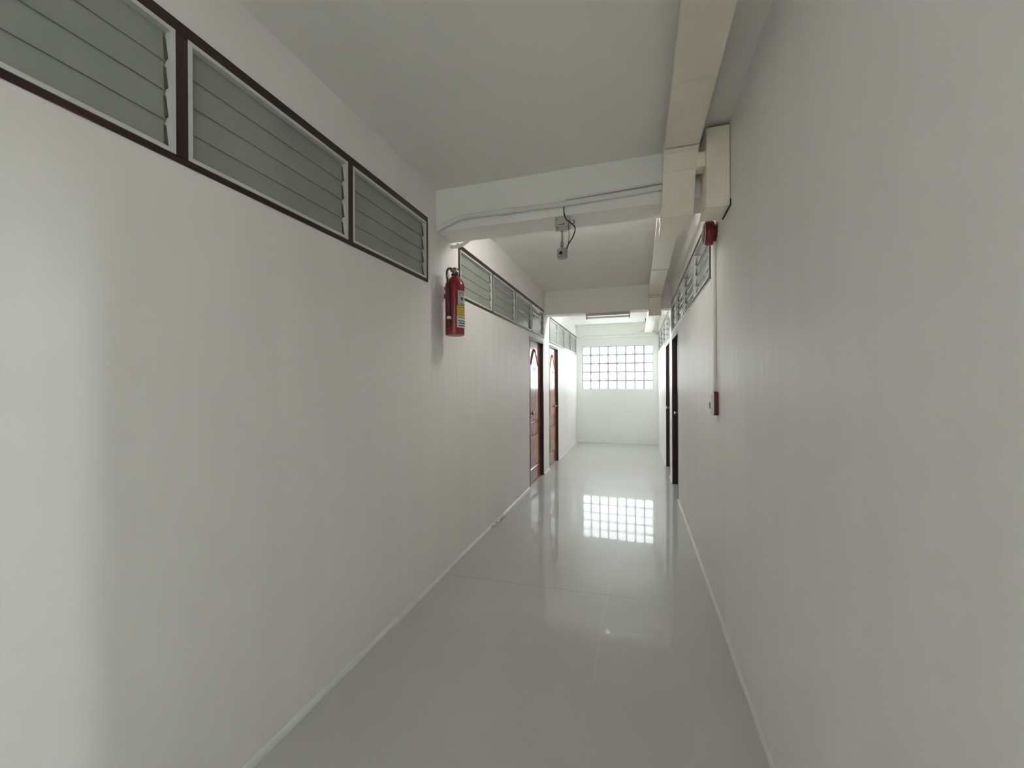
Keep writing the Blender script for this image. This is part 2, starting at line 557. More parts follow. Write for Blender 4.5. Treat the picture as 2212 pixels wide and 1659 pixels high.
for a, b in ((rx0 + 0.05, (rx0 + rx1) / 2 - 0.025), ((rx0 + rx1) / 2 + 0.025, rx1 - 0.05)):
    part('glowing_pane', MB().box(a, b, YR - 0.06, YR - 0.054, rz0 + 0.05, rz1 - 0.05), 'rear_fill_glow', w7)
# landing shell to the right of the rear part of the corridor
sy0, sy1, sz0, sz1 = -3.62, -3.32, 2.1, 3.4
ls = MB()
for b in ((YR, sy0, 0, ZT), (sy1, YC + 0.14, 0, ZT), (sy0, sy1, 0, sz0), (sy0, sy1, sz1, ZT)):
    ls.box(6.06, 6.20, b[0], b[1], b[2], b[3])
solid('wall_landing', ls, 'endwall', 'off-white stair landing wall with a tall narrow window', 'wall', 'structure')
solid('wall_landing_side', MB().box(R + TW, 6.06, YC, YC + 0.14, 0, ZT), 'endwall', 'off-white landing wall meeting the end of the right wall', 'wall', 'structure')
lt = MB().box(R, R + TW, YR, YC, 2.05, ZT)  # added lintel: its low edge fades the stair light off the upper left wall
solid('trim_1', lt, 'plaster', 'unseen lintel before the stair landing, added to cut the stair light off the upper left wall', 'lintel', 'structure')
w8 = thing('window_8', (6.06, (sy0 + sy1) / 2, sz0), 'unseen tall narrow window on the stair landing, shaped to throw the light patch on the left wall', 'window', kind='structure')
part('glowing_pane', MB().box(6.10, 6.106, sy0 + 0.01, sy1 - 0.01, sz0 + 0.01, sz1 - 0.01), 'stairpane', w8)
fr = MB()
for b in ((sy0, sy1, sz0, sz0 + 0.01), (sy0, sy1, sz1 - 0.01, sz1), (sy0, sy0 + 0.01, sz0, sz1), (sy1 - 0.01, sy1, sz0, sz1)):
    fr.box(6.09, 6.12, b[0], b[1], b[2], b[3])
part('window_frame', fr, 'alu', w8)
# the rooms behind the corridor walls: plain shells, so the transoms look into something
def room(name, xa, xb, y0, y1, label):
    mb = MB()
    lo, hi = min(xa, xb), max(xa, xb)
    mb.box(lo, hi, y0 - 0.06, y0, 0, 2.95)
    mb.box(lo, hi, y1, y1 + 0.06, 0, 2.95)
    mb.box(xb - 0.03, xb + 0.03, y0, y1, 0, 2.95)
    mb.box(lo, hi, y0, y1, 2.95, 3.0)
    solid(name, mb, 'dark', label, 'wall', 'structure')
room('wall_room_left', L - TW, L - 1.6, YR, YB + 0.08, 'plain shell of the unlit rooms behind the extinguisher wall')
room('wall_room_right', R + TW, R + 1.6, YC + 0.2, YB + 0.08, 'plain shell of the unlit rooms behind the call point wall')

# ------------------------------------------------------------------ transom windows with glass louvres
def transom(name, S, face, side, label):
    """side = -1: the left wall (glass lies towards -x), +1: the right wall"""
    ys, z0, z1 = S
    s = side
    w = thing(name, (face, ys[0], z0), label, 'window', kind='structure')
    FT, FB, FM, FE = 0.040, 0.020, 0.036, 0.026
    fm = MB()
    xa, xb = face - s * 0.006, face + s * 0.085
    fm.box(xa, xb, ys[0], ys[-1], z1 - FT, z1, 0.002)
    fm.box(xa, xb, ys[0], ys[-1], z0, z0 + FB, 0.002)
    fm.box(xa, xb, ys[0], ys[0] + FE, z0 + FB, z1 - FT)
    fm.box(xa, xb, ys[-1] - FE, ys[-1], z0 + FB, z1 - FT)
    for y in ys[1:-1]:
        fm.box(xa, xb, y - FM / 2, y + FM / 2, z0 + FB, z1 - FT)
    part('window_frame', fm, 'brown', w, label='dark brown wooden frame')
    n = 4
    za, zb = z0 + FB, z1 - FT
    t = 0.013
    cache = {}
    for k in range(len(ys) - 1):
        ya = ys[k] + (FE if k == 0 else FM / 2)
        yb = ys[k + 1] - (FE if k == len(ys) - 2 else FM / 2)
        xs, xe = face - s * 0.008, face + s * 0.040
        sm = MB()
        sm.box(xs, xe, ya, yb, zb - t, zb)
        sm.box(xs, xe, ya, yb, za, za + t)
        sm.box(xs, xe, ya, ya + t, za + t, zb - t)
        sm.box(xs, xe, yb - t, yb, za + t, zb - t)
        sash = part('louvre_frame', sm, 'alu', w)
        zi0, zi1 = za + t, zb - t
        pitch = (zi1 - zi0) / n
        y_in0, y_in1 = ya + t + 0.004, yb - t - 0.004
        wd = round(y_in1 - y_in0, 3)
        if wd not in cache:
            sl = MB()
            hgt = pitch + 0.006
            dx = 0.0055
            # a leaning pane, its foot nearer the corridor; slightly ground edges
            xc = 0.0
            sl.prism([(xc - s * dx / 2 * 1.0, -hgt / 2), (xc - s * (dx / 2 - 0.005), -hgt / 2 + 0.0008), (xc + s * (dx / 2 + 0.005), hgt / 2 - 0.0008), (xc + s * dx / 2, hgt / 2)], 'y', -wd / 2, wd / 2)
            cache[wd] = mesh('louvre_pane', sl, 'glass')
        for j in range(n):
            put('louvre_pane', cache[wd], (face + s * 0.014, (y_in0 + y_in1) / 2, zi0 + (j + 0.5) * pitch + 0.001), sash)
        cm = MB()
        for yy in (ya + t, yb - t - 0.007):
            for j in range(n):
                zc = zi0 + j * pitch
                cm.prism([(face + s * 0.004, zc + 0.006), (face + s * 0.020, zc + 0.002), (face + s * 0.028, zc + pitch * 0.9), (face + s * 0.014, zc + pitch * 0.80)], 'y', yy, yy + 0.007)
        part('louvre_clip_channel', cm, 'clip', sash)
    return w

transom('window_1', S1, L, -1, 'dark framed louvred transom nearest the viewer, opposite the plain wall')
transom('window_2', S2, L, -1, 'louvred transom just past the red extinguisher, above the first panelled door')
transom('window_3', S3, L, -1, 'farther louvred transom beside the glass block end wall, extinguisher side')
transom('window_4', S2, R, 1, 'louvred transom past the red bell on the call point wall')
transom('window_5', S3, R, 1, 'far louvred transom beside the end wall, call point side')

# ------------------------------------------------------------------ doors
def text_mesh(txt, size):
    cu = bpy.data.curves.new('lettering', 'FONT')
    cu.body = txt
    cu.size = size
    cu.resolution_u = 3
    ob = bpy.data.objects.new('lettering', cu)
    COL.objects.link(ob)
    dg = bpy.context.evaluated_depsgraph_get()
    me = ob.evaluated_get(dg).to_mesh()
    v = [tuple(p.co) for p in me.vertices]
    f = [tuple(p.vertices) for p in me.polygons]
    ob.evaluated_get(dg).to_mesh_clear()
    bpy.data.objects.remove(ob, do_unlink=True)
    bpy.data.curves.remove(cu)
    return v, f

def door(name, D, face, side, knob_far, label, number=None, recess=0.045):
    s = side
    y0, y1, zt = D
    d = thing(name, (face, (y0 + y1) / 2, 0), label, 'door', kind='structure')
    J = 0.032
    fm = MB()
    fx0, fx1 = face - s * 0.003, face + s * 0.118
    fm.box(fx0, fx1, y0, y0 + J, 0, zt, 0.002)
    fm.box(fx0, fx1, y1 - J, y1, 0, zt, 0.002)
    fm.box(fx0, fx1, y0 + J, y1 - J, zt - J, zt, 0.002)
    part('door_frame', fm, 'jamb', d, label='near-black varnished door frame')
    a, b = y0 + J + 0.003, y1 - J - 0.003
    xl = face + s * recess
    leaf = part('door_leaf', MB().box(xl, xl + s * 0.036, a, b, 0.012, zt - J - 0.003, 0.001), 'door', d)
    yc = (a + b) / 2
    hw = (b - a) / 2 - 0.125
    # upper panel with a cathedral arch, lower panel below the lock rail
    def arch(inset):
        w = hw - inset
        pts = [(yc - w, 0.83 + inset), (yc + w, 0.83 + inset), (yc + w, 1.66 - inset * 0.4)]
        for k in range(1, 16):
            u = k / 16
            x = yc + w - 2 * w * u
            pts.append((x, 1.66 + 0.23 * (0.5 - 0.5 * math.cos(2 * math.pi * u)) - inset * (0.4 + 0.6 * math.sin(math.pi * u))))
        pts.append((yc - w, 1.66 - inset * 0.4))
        return pts
    def rect(za, zb, inset):
        w = hw - inset
        return [(yc - w, za + inset), (yc + w, za + inset), (yc + w, zb - inset), (yc - w, zb - inset)]
    for nm, o0, o1, o2 in (('door_panel', arch(0.0), arch(0.018), arch(0.05)), ('door_panel', rect(0.19, 0.67, 0), rect(0.19, 0.67, 0.018), rect(0.19, 0.67, 0.05))):
        n = len(o0)
        xs = [xl + s * 0.002, xl - s * 0.013, xl - s * 0.001, xl - s * 0.009]
        mids = [((p[0] + q[0]) / 2, (p[1] + q[1]) / 2) for p, q in zip(o0, o1)]
        vs = [(xs[0], *p) for p in o0] + [(xs[1], *p) for p in mids] + [(xs[2], *p) for p in o1] + [(xs[3], *p) for p in o2]
        fs = []
        for i in range(3):
            fs += [(i * n + k, i * n + (k + 1) % n, (i + 1) * n + (k + 1) % n, (i + 1) * n + k) for k in range(n)]
        fs.append(tuple(3 * n + k for k in range(n)))
        part(nm, MB().add(vs, fs), 'door', leaf)
    ky = (b - 0.055) if knob_far else (a + 0.13)
    kb = MB()
    kb.lathe([(0.030, 0), (0.030, 0.006), (0.012, 0.010), (0.011, 0.032), (0.020, 0.040), (0.026, 0.052), (0.024, 0.064), (0.012, 0.070)], (xl, ky, 0.985), '-x' if s > 0 else 'x', 20)
    part('door_knob', kb, 'chrome', leaf, smooth=40, label='silver round knob')
    if number:
        v, f = text_mesh(number, 0.085)
        cx = (min(p[0] for p in v) + max(p[0] for p in v)) / 2
        dirn = 1 if s < 0 else -1
        pts = [(xl - s * 0.0105, yc + dirn * (p[0] - cx) * 1.25, 1.565 + p[1]) for p in v]
        part('room_number', MB().add(pts, f), 'ink', leaf, label='dark room number %s' % number)
    return d

door('door_1', D1, L, -1, False, 'glossy red-brown panelled door numbered 312 just before the middle beam', '312')
door('door_2', D2, L, -1, True, 'glossy red-brown panelled door numbered 313 just past the middle beam', '313', 0.036)
door('door_3', D1, R, 1, True, 'recessed dark door on the call point wall, before the middle beam', None, 0.085)
door('door_4', D2, R, 1, True, 'recessed dark door on the call point wall, past the middle beam', None, 0.062)

# ------------------------------------------------------------------ skirting beads
def bead(name, face, side, runs, label, r=0.017):
    mb = MB()
    pr = [(face, 0.0), (face - side * r, 0.0), (face - side * r * 0.92, r * 0.45), (face - side * r * 0.65, r * 0.85), (face - side * r * 0.3, r * 1.25), (face, r * 1.45)]
    for a, b in runs:
        mb.prism(pr, 'y', a, b)
    return solid(name, mb, 'caulk', label, 'skirting', 'structure')
bl = bead('baseboard_left', L, -1, [(YR, D1[0]), (D1[1], D2[0]), (D2[1], YB)], 'thin rounded skirting bead along the extinguisher wall')
bead('baseboard_right', R, 1, [(YC, D1[0]), (D1[1], D2[0]), (D2[1], YB)], 'thin rounded skirting bead along the call point wall', 0.013)
rng = random.Random(4)
lump = MB()
for k in range(11):
    y = 3.60 + 0.034 * k + rng.uniform(-0.01, 0.01)
    r = rng.uniform(0.012, 0.021)
    lump.lathe([(r * 0.2, 0), (r * 0.85, r * 0.35), (r, r * 0.8), (r * 0.7, r * 1.5), (r * 0.15, r * 1.9)], (L + rng.uniform(0.010, 0.026), y, -0.002 + rng.uniform(0, 0.012)), 'z', 7)
part('plaster_lump', lump, 'caulk', bl, label='rough patch of broken plaster')

# ------------------------------------------------------------------ cable trunking under the ceiling
TX0, TX1, TH = 0.148, 0.318, 0.055
tr = thing('cable_trunking', (0.23, YC, 2.66), 'long beige cable trunking hung below the ceiling, dipping under each beam', 'trunking')
def run(path, x0s, x1s, hgt=TH, seam=True):
    """one length of trunking: path [(y, z of the underside)], constant or per-point side positions"""
    n = len(path)
    vs, fs = [], []
    for i, (y, z) in enumerate(path):
        a = path[max(i - 1, 0)]
        b = path[min(i + 1, n - 1)]
        d0 = Vector((path[i][0] - a[0], path[i][1] - a[1])) if i > 0 else None
        d1 = Vector((b[0] - path[i][0], b[1] - path[i][1])) if i < n - 1 else None
        ns = [Vector((-d.y, d.x)).normalized() for d in (d0, d1) if d is not None]
        if len(ns) == 2:
            m = (ns[0] + ns[1]).normalized()
            off = m * (hgt / max(0.35, m.dot(ns[0])))
        else:
            off = ns[0] * hgt
        xa = x0s[i] if isinstance(x0s, list) else x0s
        xb = x1s[i] if isinstance(x1s, list) else x1s
        vs += [(xa, y, z), (xb, y, z), (xb, y + off.x, z + off.y), (xa, y + off.x, z + off.y)]
    for i in range(n - 1):
        for k in range(4):
            k2 = (k + 1) % 4
            fs.append((i * 4 + k, i * 4 + k2, (i + 1) * 4 + k2, (i + 1) * 4 + k))
    fs += [(3, 2, 1, 0), tuple((n - 1) * 4 + k for k in range(4))]
    return MB().add(vs, fs)
ZA = 2.66
part('trunking_section', run([(YC + 0.05, ZA), (1.812, ZA)], 0.150, 0.322), 'beige', tr)
part('trunking_section', run([(1.815, ZA + 0.001), (2.297, ZA + 0.001)], 0.151, 0.321), 'beige', tr)
part('trunking_bend', run([(2.306, ZA - 0.003), (2.335, ZA - 0.012), (2.40, 2.582)], 0.147, 0.321), 'beige', tr)
part('trunking_bend', run([(2.4005, 2.5815), (2.506, 2.374)], 0.1465, 0.316), 'beige', tr)
part('trunking_section', run([(2.500, 2.370), (2.835, 2.367)], 0.1455, 0.304), 'beige', tr)
part('trunking_bend', run([(2.837, 2.375), (2.93, 2.53), (2.99, 2.605)], 0.152, 0.312), 'beige', tr)
part('trunking_section', run([(2.985, 2.612), (4.575, 2.620)], [0.152, 0.160], [0.318, 0.329]), 'beige', tr)
part('trunking_section', run([(4.590, 2.612), (4.60, 2.618), (5.905, 2.622)], [0.157, 0.159, 0.170], [0.330, 0.328, 0.338]), 'beige', tr)
part('trunking_bend', run([(5.912, 2.618), (5.955, 2.60), (5.968, 2.35)], 0.170, 0.335, 0.05), 'beige', tr)
part('trunking_section', run([(5.966, 2.345), (6.43, 2.342)], 0.168, 0.332, 0.05), 'beige', tr)
part('trunking_bend', run([(6.432, 2.35), (6.54, 2.50)], 0.168, 0.330, 0.045), 'beige', tr)
part('trunking_section', run([(6.55, 2.515), (9.10, 2.515)], 0.170, 0.332), 'beige', tr)
part('trunking_section', run([(9.106, 2.513), (9.38, 2.513)], 0.169, 0.333), 'beige', tr)
for y, z0_, zc in ((0.75, ZA + TH, ZC[0]), (1.95, ZA + TH, ZC[0]), (3.5, 2.615 + TH, ZC[1]), (5.2, 2.62 + TH, ZC[1]), (7.4, 2.515 + TH, ZC[2]), (8.8, 2.515 + TH, ZC[2])):
    for x in (0.19, 0.285):
        part('hanger_block', MB().box(x - 0.012, x + 0.012, y - 0.012, y + 0.012, z0_ - 0.002, zc), 'gap', tr)
# wall trunking that drops from it beside the right wall
tb = thing('wall_trunking', (0.415, 2.42, 2.325), 'short beige trunking drop on the call point wall, above the red bell', 'trunking')
bx = MB()
bx.box(0.356, R - 0.002, 2.318, 2.520, 2.325, 2.745, 0.002)
bd = part('trunking_body', bx, 'beige', tb)
part('trunking_cover', MB().box(0.360, R - 0.004, 2.3135, 2.319, 2.332, 2.740, 0.001), 'beige', bd)
part('trunking_stub', MB().box(0.314, 0.357, 2.355, 2.445, 2.566, 2.645, 0.002), 'beige', tb)
part('wall_gap', MB().box(R - 0.0045, R - 0.0005, 2.312, 2.500, 2.316, 2.326), 'gap', tb)
part('wall_gap', MB().box(R - 0.0035, R - 0.0005, 2.300, 2.314, 2.316, 2.350), 'gap', tb)

# ------------------------------------------------------------------ conduit on the first beam
yb_ = B1[0] - 0.017
cp = thing('conduit_pipe', (-0.6, B1[0], 2.54), 'white conduit pipe running across the near beam to the trunking', 'pipe')
part('pipe_run', MB().tube(smooth_path([(L + 0.004, yb_ + 0.004, 2.480), (-1.268, yb_, 2.508), (-1.205, yb_, 2.530), (-1.145, yb_, 2.543), (-1.08, yb_, 2.546), (-0.86, yb_, 2.545), (-0.45, yb_, 2.541), (-0.10, yb_, 2.548), (0.185, yb_ , 2.560)], 6), 0.0165, 12), 'pipe', cp, smooth=50)
part('coupling', MB().tube([(-0.853, yb_, 2.545), (-0.765, yb_, 2.544)], 0.0205, 14), 'pipe', cp, smooth=50)
part('thin_conduit', MB().tube([(-0.43, B1[0] - 0.008, 2.568), (-0.39, B1[0] - 0.008, 2.573), (0.17, B1[0] - 0.008, 2.590)], 0.0075, 8), 'pipe', cp, smooth=50)
sp = thing('conduit_elbow', (-1.27, 2.80, 2.46), 'short bent conduit end above the red extinguisher, behind the near beam', 'pipe')
part('pipe_run', MB().tube(smooth_path([(L - 0.004, 2.775, 2.448), (-1.325, 2.790, 2.451), (-1.285, 2.790, 2.456), (-1.25, 2.790, 2.468), (-1.21, 2.790, 2.492), (-1.17, 2.790, 2.520), (-1.10, 2.790, 2.545), (-0.8, 2.790, 2.55)], 5), 0.0135, 12), 'pipe', sp, smooth=50)
part('wall_hole', MB().box(L - 0.002, L + 0.002, 2.876, 2.896, 2.490, 2.510), 'gap', sp)
# conduit on the beam at the end wall
ep = thing('end_conduit', (-0.5, B3[0], 2.48), 'thin white conduit crossing the far beam above the glass blocks', 'pipe')
yb3 = B3[0] - 0.011
part('pipe_run', MB().tube(smooth_path([(L + 0.01, yb3, 2.452), (-1.25, yb3, 2.468), (-1.12, yb3, 2.490), (-0.6, yb3, 2.488), (-0.06, yb3, 2.488), (0.04, yb3, 2.520), (0.10, yb3, 2.552), (0.164, yb3, 2.556)], 5), 0.011, 8), 'pipe', ep, smooth=50)
part('pipe_run', MB().tube([(0.340, yb3, 2.556), (0.375, yb3, 2.550), (R - 0.006, yb3, 2.452)], 0.011, 8), 'pipe', ep, smooth=50)

# ------------------------------------------------------------------ small camera on the near beam
cc = thing('security_camera', (-0.457, 2.60, 2.24), 'small grey security camera hanging under the near beam', 'camera')
mo = MB()
mo.box(-0.502, -0.408, 2.548, 2.625, 2.412, 2.473, 0.003)
mp_ = part('mount_box', mo, 'mount', cc, label='ivory plastic mounting box')
sp_ = MB()
sp_.box(-0.478, -0.432, 2.555, 2.605, 2.394, 2.413, 0.002)
sp_.box(-0.500, -0.494, 2.556, 2.585, 2.392, 2.413)
sp_.box(-0.432, -0.420, 2.556, 2.585, 2.400, 2.413)
part('clamp', sp_, 'mount', mp_)
part('slot', MB().lathe([(0.0045, 0), (0.0045, 0.003)], (-0.443, 2.5485, 2.425), '-y', 10).box(-0.483, -0.447, 2.5465, 2.5485, 2.4225, 2.4255), 'ink', mp_)
part('screw', MB().lathe([(0.0035, 0), (0.0035, 0.003)], (-0.492, 2.5485, 2.459), '-y', 10), 'ink', mp_)
part('screw', MB().lathe([(0.003, 0), (0.003, 0.002)], (-0.428, 2.5485, 2.455), '-y', 10), 'ink', mp_)
part('pole', MB().lathe([(0.0062, 0), (0.0062, 0.084)], (-0.461, 2.583, 2.314), 'z', 12), 'pole', cc, smooth=40)
part('collar', MB().lathe([(0.0045, -0.014), (0.0045, 0), (0.0105, 0.001), (0.0118, 0.004), (0.0112, 0.022), (0.0085, 0.040), (0.0062, 0.042)], (-0.462, 2.583, 2.286), 'z', 14), 'pole', cc, smooth=40)
cb = MB()
def oct8(x0, x1, z0, z1, c):
    return [(x0 + c, z0), (x1 - 2.2 * c, z0), (x1, z0 + 2.2 * c), (x1, z1 - c), (x1 - c, z1), (x0 + c, z1), (x0, z1 - c), (x0, z0 + 0.4 * c)]
cb.prism(oct8(-0.491, -0.426, 2.215, 2.272, 0.006), 'y', 2.560, 2.606)
body = part('camera_body', cb, 'camgrey', cc)
lx, lz = -0.465, 2.240
part('lens_ring', MB().lathe([(0.0175, 0.0), (0.0175, 0.006), (0.0145, 0.009), (0.0125, 0.009), (0.0115, 0.004)], (lx, 2.560, lz), '-y', 22), 'chrome', body, smooth=40)
part('lens', MB().lathe([(0.0118, 0.0), (0.0115, 0.007), (0.0065, 0.0092), (0.001, 0.0098)], (lx, 2.5595, lz), '-y', 20), 'lens', body, smooth=60)
part('top_plate', MB().box(-0.478, -0.436, 2.566, 2.602, 2.271, 2.276, 0.001), 'camgrey', body)
part('black_cable', MB().tube(smooth_path([(-0.439, 2.522, 2.5225), (-0.437, 2.522, 2.478), (-0.424, 2.525, 2.444), (-0.394, 2.528, 2.416), (-0.369, 2.530, 2.384), (-0.384, 2.545, 2.337), (-0.420, 2.570, 2.296), (-0.441, 2.592, 2.262)], 7), 0.0038, 8), 'black', cc, smooth=60, label='black cable')
part('thin_cable', MB().tube(smooth_path([(-0.409, 2.535, 2.432), (-0.412, 2.54, 2.40), (-0.411, 2.55, 2.355), (-0.418, 2.57, 2.31), (-0.434, 2.595, 2.262)], 6), 0.0024, 6), 'hose', cc, smooth=60)
part('cable_loop', MB().tube(smooth_path([(-0.410, 2.54, 2.440), (-0.396, 2.536, 2.418), (-0.384, 2.535, 2.414), (-0.374, 2.535, 2.424), (-0.382, 2.537, 2.440)], 5), 0.0024, 6), 'hose', cc, smooth=60)

# ------------------------------------------------------------------ fire extinguisher
EX, EY, EZ, ER = -1.2445, 2.605, 1.744, 0.0685
fx = thing('fire_extinguisher', (EX, EY, EZ), 'red fire extinguisher with silver, yellow and white labels hung on the wall', 'extinguisher')
cy = MB().lathe([(0.055, 0.004), (ER - 0.004, 0.0), (ER, 0.004), (ER, 0.015), (ER, 0.352), (ER * 0.97, 0.366), (ER * 0.88, 0.382), (ER * 0.66, 0.402), (ER * 0.42, 0.418), (0.021, 0.426), (0.021, 0.430)], (EX, EY, EZ), 'z', 40)
part('cylinder', cy, 'red', fx, smooth=35)
part('neck_ring', MB().lathe([(0.023, 0.426), (0.025, 0.430), (0.025, 0.440), (0.020, 0.444)], (EX, EY, EZ), 'z', 20), 'black', fx, smooth=40)
vb = MB()
vb.lathe([(0.017, 0.440), (0.019, 0.450), (0.019, 0.468), (0.015, 0.480), (0.006, 0.486)], (EX, EY, EZ), 'z', 18)
vb.lathe([(0.012, 0.0), (0.012, 0.032), (0.009, 0.036)], (EX, EY, EZ + 0.460), Vector((-0.35, -0.94, 0.05)), 14)
part('valve', vb, 'valve', fx, smooth=40)
hn = MB()
# carrying handle and squeeze lever, both pointing away from the viewer
hn.prism([(EY - 0.012, EZ + 0.452), (EY + 0.020, EZ + 0.446), (EY + 0.065, EZ + 0.436), (EY + 0.075, EZ + 0.424), (EY + 0.070, EZ + 0.420), (EY + 0.020, EZ + 0.434), (EY - 0.010, EZ + 0.440)], 'x', EX - 0.010, EX + 0.010)
hn.prism([(EY - 0.016, EZ + 0.484), (EY + 0.030, EZ + 0.490), (EY + 0.066, EZ + 0.482), (EY + 0.068, EZ + 0.475), (EY + 0.030, EZ + 0.480), (EY - 0.014, EZ + 0.474)], 'x', EX - 0.010, EX + 0.010)
part('handle', hn, 'valve', fx)
gz = EZ + 0.452
part('pressure_gauge', MB().lathe([(0.004, 0.015), (0.013, 0.020), (0.014, 0.028), (0.011, 0.030)], (EX, EY, gz), 'x', 18), 'chrome', fx, smooth=40)
hs = smooth_path([(EX - 0.004, EY - 0.018, EZ + 0.462), (EX - 0.014, EY - 0.036, EZ + 0.472), (EX - 0.024, EY - 0.058, EZ + 0.462), (EX - 0.025, EY - 0.074, EZ + 0.430), (EX - 0.018, EY - 0.080, EZ + 0.380), (EX - 0.010, EY - 0.080, EZ + 0.30), (EX - 0.008, EY - 0.079, EZ + 0.20), (EX - 0.008, EY - 0.079, EZ + 0.145)], 7)
hose = part('hose', MB().tube(hs, 0.0085, 10), 'hose', fx, smooth=60)
hp = (EX - 0.008, EY - 0.079)
part('nozzle', MB().lathe([(0.0095, 0.148), (0.0095, 0.120), (0.011, 0.095), (0.012, 0.060), (0.009, 0.058)], (hp[0], hp[1], EZ), 'z', 14), 'black', hose, smooth=40)
part('hose_clip', MB().box(hp[0] - 0.0115, hp[0] + 0.0115, hp[1] - 0.0115, hp[1] + 0.014, EZ + 0.107, EZ + 0.126, 0.002), 'white', hose)
part('hose_tip', MB().box(hp[0] - 0.007, hp[0] + 0.007, hp[1] - 0.0105, hp[1] - 0.006, EZ + 0.40, EZ + 0.422, 0.001), 'white', hose)
bkt = MB()
bkt.box(L + 0.001, L + 0.005, EY + 0.050, EY + 0.080, EZ + 0.28, EZ + 0.37, 0.001)
bkt.box(L + 0.004, EX - 0.050, EY + 0.040, EY + 0.060, EZ + 0.30, EZ + 0.315)
part('wall_bracket', bkt, 'clip', fx)
part('bracket_tag', MB().box(EX - 0.074, EX - 0.060, EY - 0.034, EY - 0.012, EZ + 0.300, EZ + 0.322, 0.001), 'white', fx)
def bent(v, f, r, z0_, az0):
    """flat lettering wrapped round the cylinder"""
    return MB().add([(EX + r * math.cos(az0 + p[0] / r), EY + r * math.sin(az0 + p[0] / r), z0_ + p[1]) for p in v], f)
def patch(z0_, z1_, a0, a1, r):
    n = 18
    vs, fs = [], []
    for i in range(n + 1):
        a = R_(a0 + (a1 - a0) * i / n)
        for rr in (r, r - 0.001):
            for z in (z0_, z1_):
                vs.append((EX + rr * math.cos(a), EY + rr * math.sin(a), EZ + z))
    for i in range(n):
        o = i * 4
        fs += [(o, o + 4, o + 5, o + 1), (o + 2, o + 3, o + 7, o + 6), (o + 1, o + 5, o + 7, o + 3), (o, o + 2, o + 6, o + 4)]
    fs += [(0, 1, 3, 2), (n * 4, n * 4 + 2, n * 4 + 3, n * 4 + 1)]
    return MB().add(vs, fs)
RL = ER + 0.0008
# labels face the corridor; seen from the viewer they start right of the middle
lab1 = part('label', patch(0.210, 0.312, -47, 45, RL), 'label', fx, label='silver label with dark lettering', smooth=60)
lab2 = part('label', patch(0.132, 0.206, -52, 45, RL), 'yellow', fx, label='yellow label', smooth=60)
lab3 = part('label', patch(0.050, 0.130, -53, 45, RL), 'labelw', fx, label='white label with dark lettering', smooth=60)
v, f = text_mesh('IMP', 0.036)
part('lettering', bent([(p[0] * 0.95, p[1], 0) for p in v], f, RL + 0.0006, EZ + 0.279, R_(-40)), 'ink', lab1)
def bars(rows, a0, a1, parent, material, seed):
    """rows of print too small to read: broken dark strokes"""
    rg = random.Random(seed)
    mb = MB()
    for z, h in rows:
        a = a0 + rg.uniform(0, 4)
        while a < a1:
            w = rg.uniform(2, 7)
            q = patch(z, z + h * rg.uniform(0.7, 1.0), a, min(a + w, a1 + 2), RL + 0.0007)
            mb.add(q.v, q.f)
            a += w + rg.uniform(0.7, 2.0)
    part('fine_print', mb, material, parent)
em = MB()
em.add([(EX + (RL + 0.0007) * math.cos(R_(a)), EY + (RL + 0.0007) * math.sin(R_(a)), EZ + z) for a, z in ((-34, 0.262), (-20, 0.266), (-4, 0.262), (8, 0.268), (-10, 0.252), (-18, 0.238))], [(0, 1, 5), (1, 4, 5), (1, 2, 4), (2, 3, 4)])
part('emblem', em, 'ink', lab1)
bars([(0.216, 0.006)], -38, 40, lab1, 'ink', 2)
bars([(0.190, 0.007), (0.172, 0.004), (0.158, 0.004), (0.142, 0.004)], -44, 40, lab2, 'inky', 3)
bars([(0.118, 0.006), (0.094, 0.010), (0.078, 0.010), (0.060, 0.009)], -46, 40, lab3, 'ink', 5)

# ------------------------------------------------------------------ fire alarm bell, conduit and call point on the right wall
BY, BZ = 2.722, 2.323
fb = thing('alarm_bell', (R, BY, BZ), 'round red fire alarm bell under the short trunking drop', 'alarm bell')
part('gong', MB().lathe([(0.046, 0.012), (0.070, 0.017), (0.0745, 0.026), (0.0745, 0.050), (0.0715, 0.060), (0.062, 0.067), (0.030, 0.070), (0.006, 0.070)], (R, BY, BZ), '-x', 36), 'redbell', fb, smooth=50)
part('back_box', MB().lathe([(0.044, 0.0), (0.050, 0.002), (0.050, 0.013), (0.040, 0.016)], (R, BY, BZ), '-x', 24), 'redbell', fb, smooth=40)
part('rim_glint', MB().tube([(R - 0.0670, BY + 0.0640 * math.cos(a), BZ + 0.0640 * math.sin(a)) for a in [2 * math.pi * k / 36 for k in range(36)]], 0.0018, 6, closed=True), 'white', fb, smooth=60)  # white ring stands in for the highlight along the gong's front edge
part('gong_nut', MB().lathe([(0.007, 0.069), (0.007, 0.074), (0.003, 0.076)], (R, BY, BZ), '-x', 10), 'chrome', fb)
wc = thing('wall_conduit', (R, 2.716, 1.36), 'thin white conduit dropping from the red bell to the call point', 'pipe')
part('pipe_run', MB().tube(smooth_path([(R - 0.0085, 2.716, 2.262), (R - 0.0085, 2.717, 1.9), (R - 0.0085, 2.714, 1.42), (R - 0.0105, 2.714, 1.39), (R - 0.0085, 2.714, 1.335)], 4), 0.0085, 10), 'pipe', wc, smooth=60)
cpt = thing('call_point', (R, 2.69, 1.20), 'dark red manual call point with a white front plate', 'call point')
def rrect(y0, y1, z0, z1, r):
    out = []
    for cy_, cz_, a0 in ((y1 - r, z1 - r, 0), (y0 + r, z1 - r, 90), (y0 + r, z0 + r, 180), (y1 - r, z0 + r, 270)):
        for k in range(5):
            a = R_(a0 + 22.5 * k)
            out.append((cy_ + r * math.cos(a), cz_ + r * math.sin(a)))
    return out
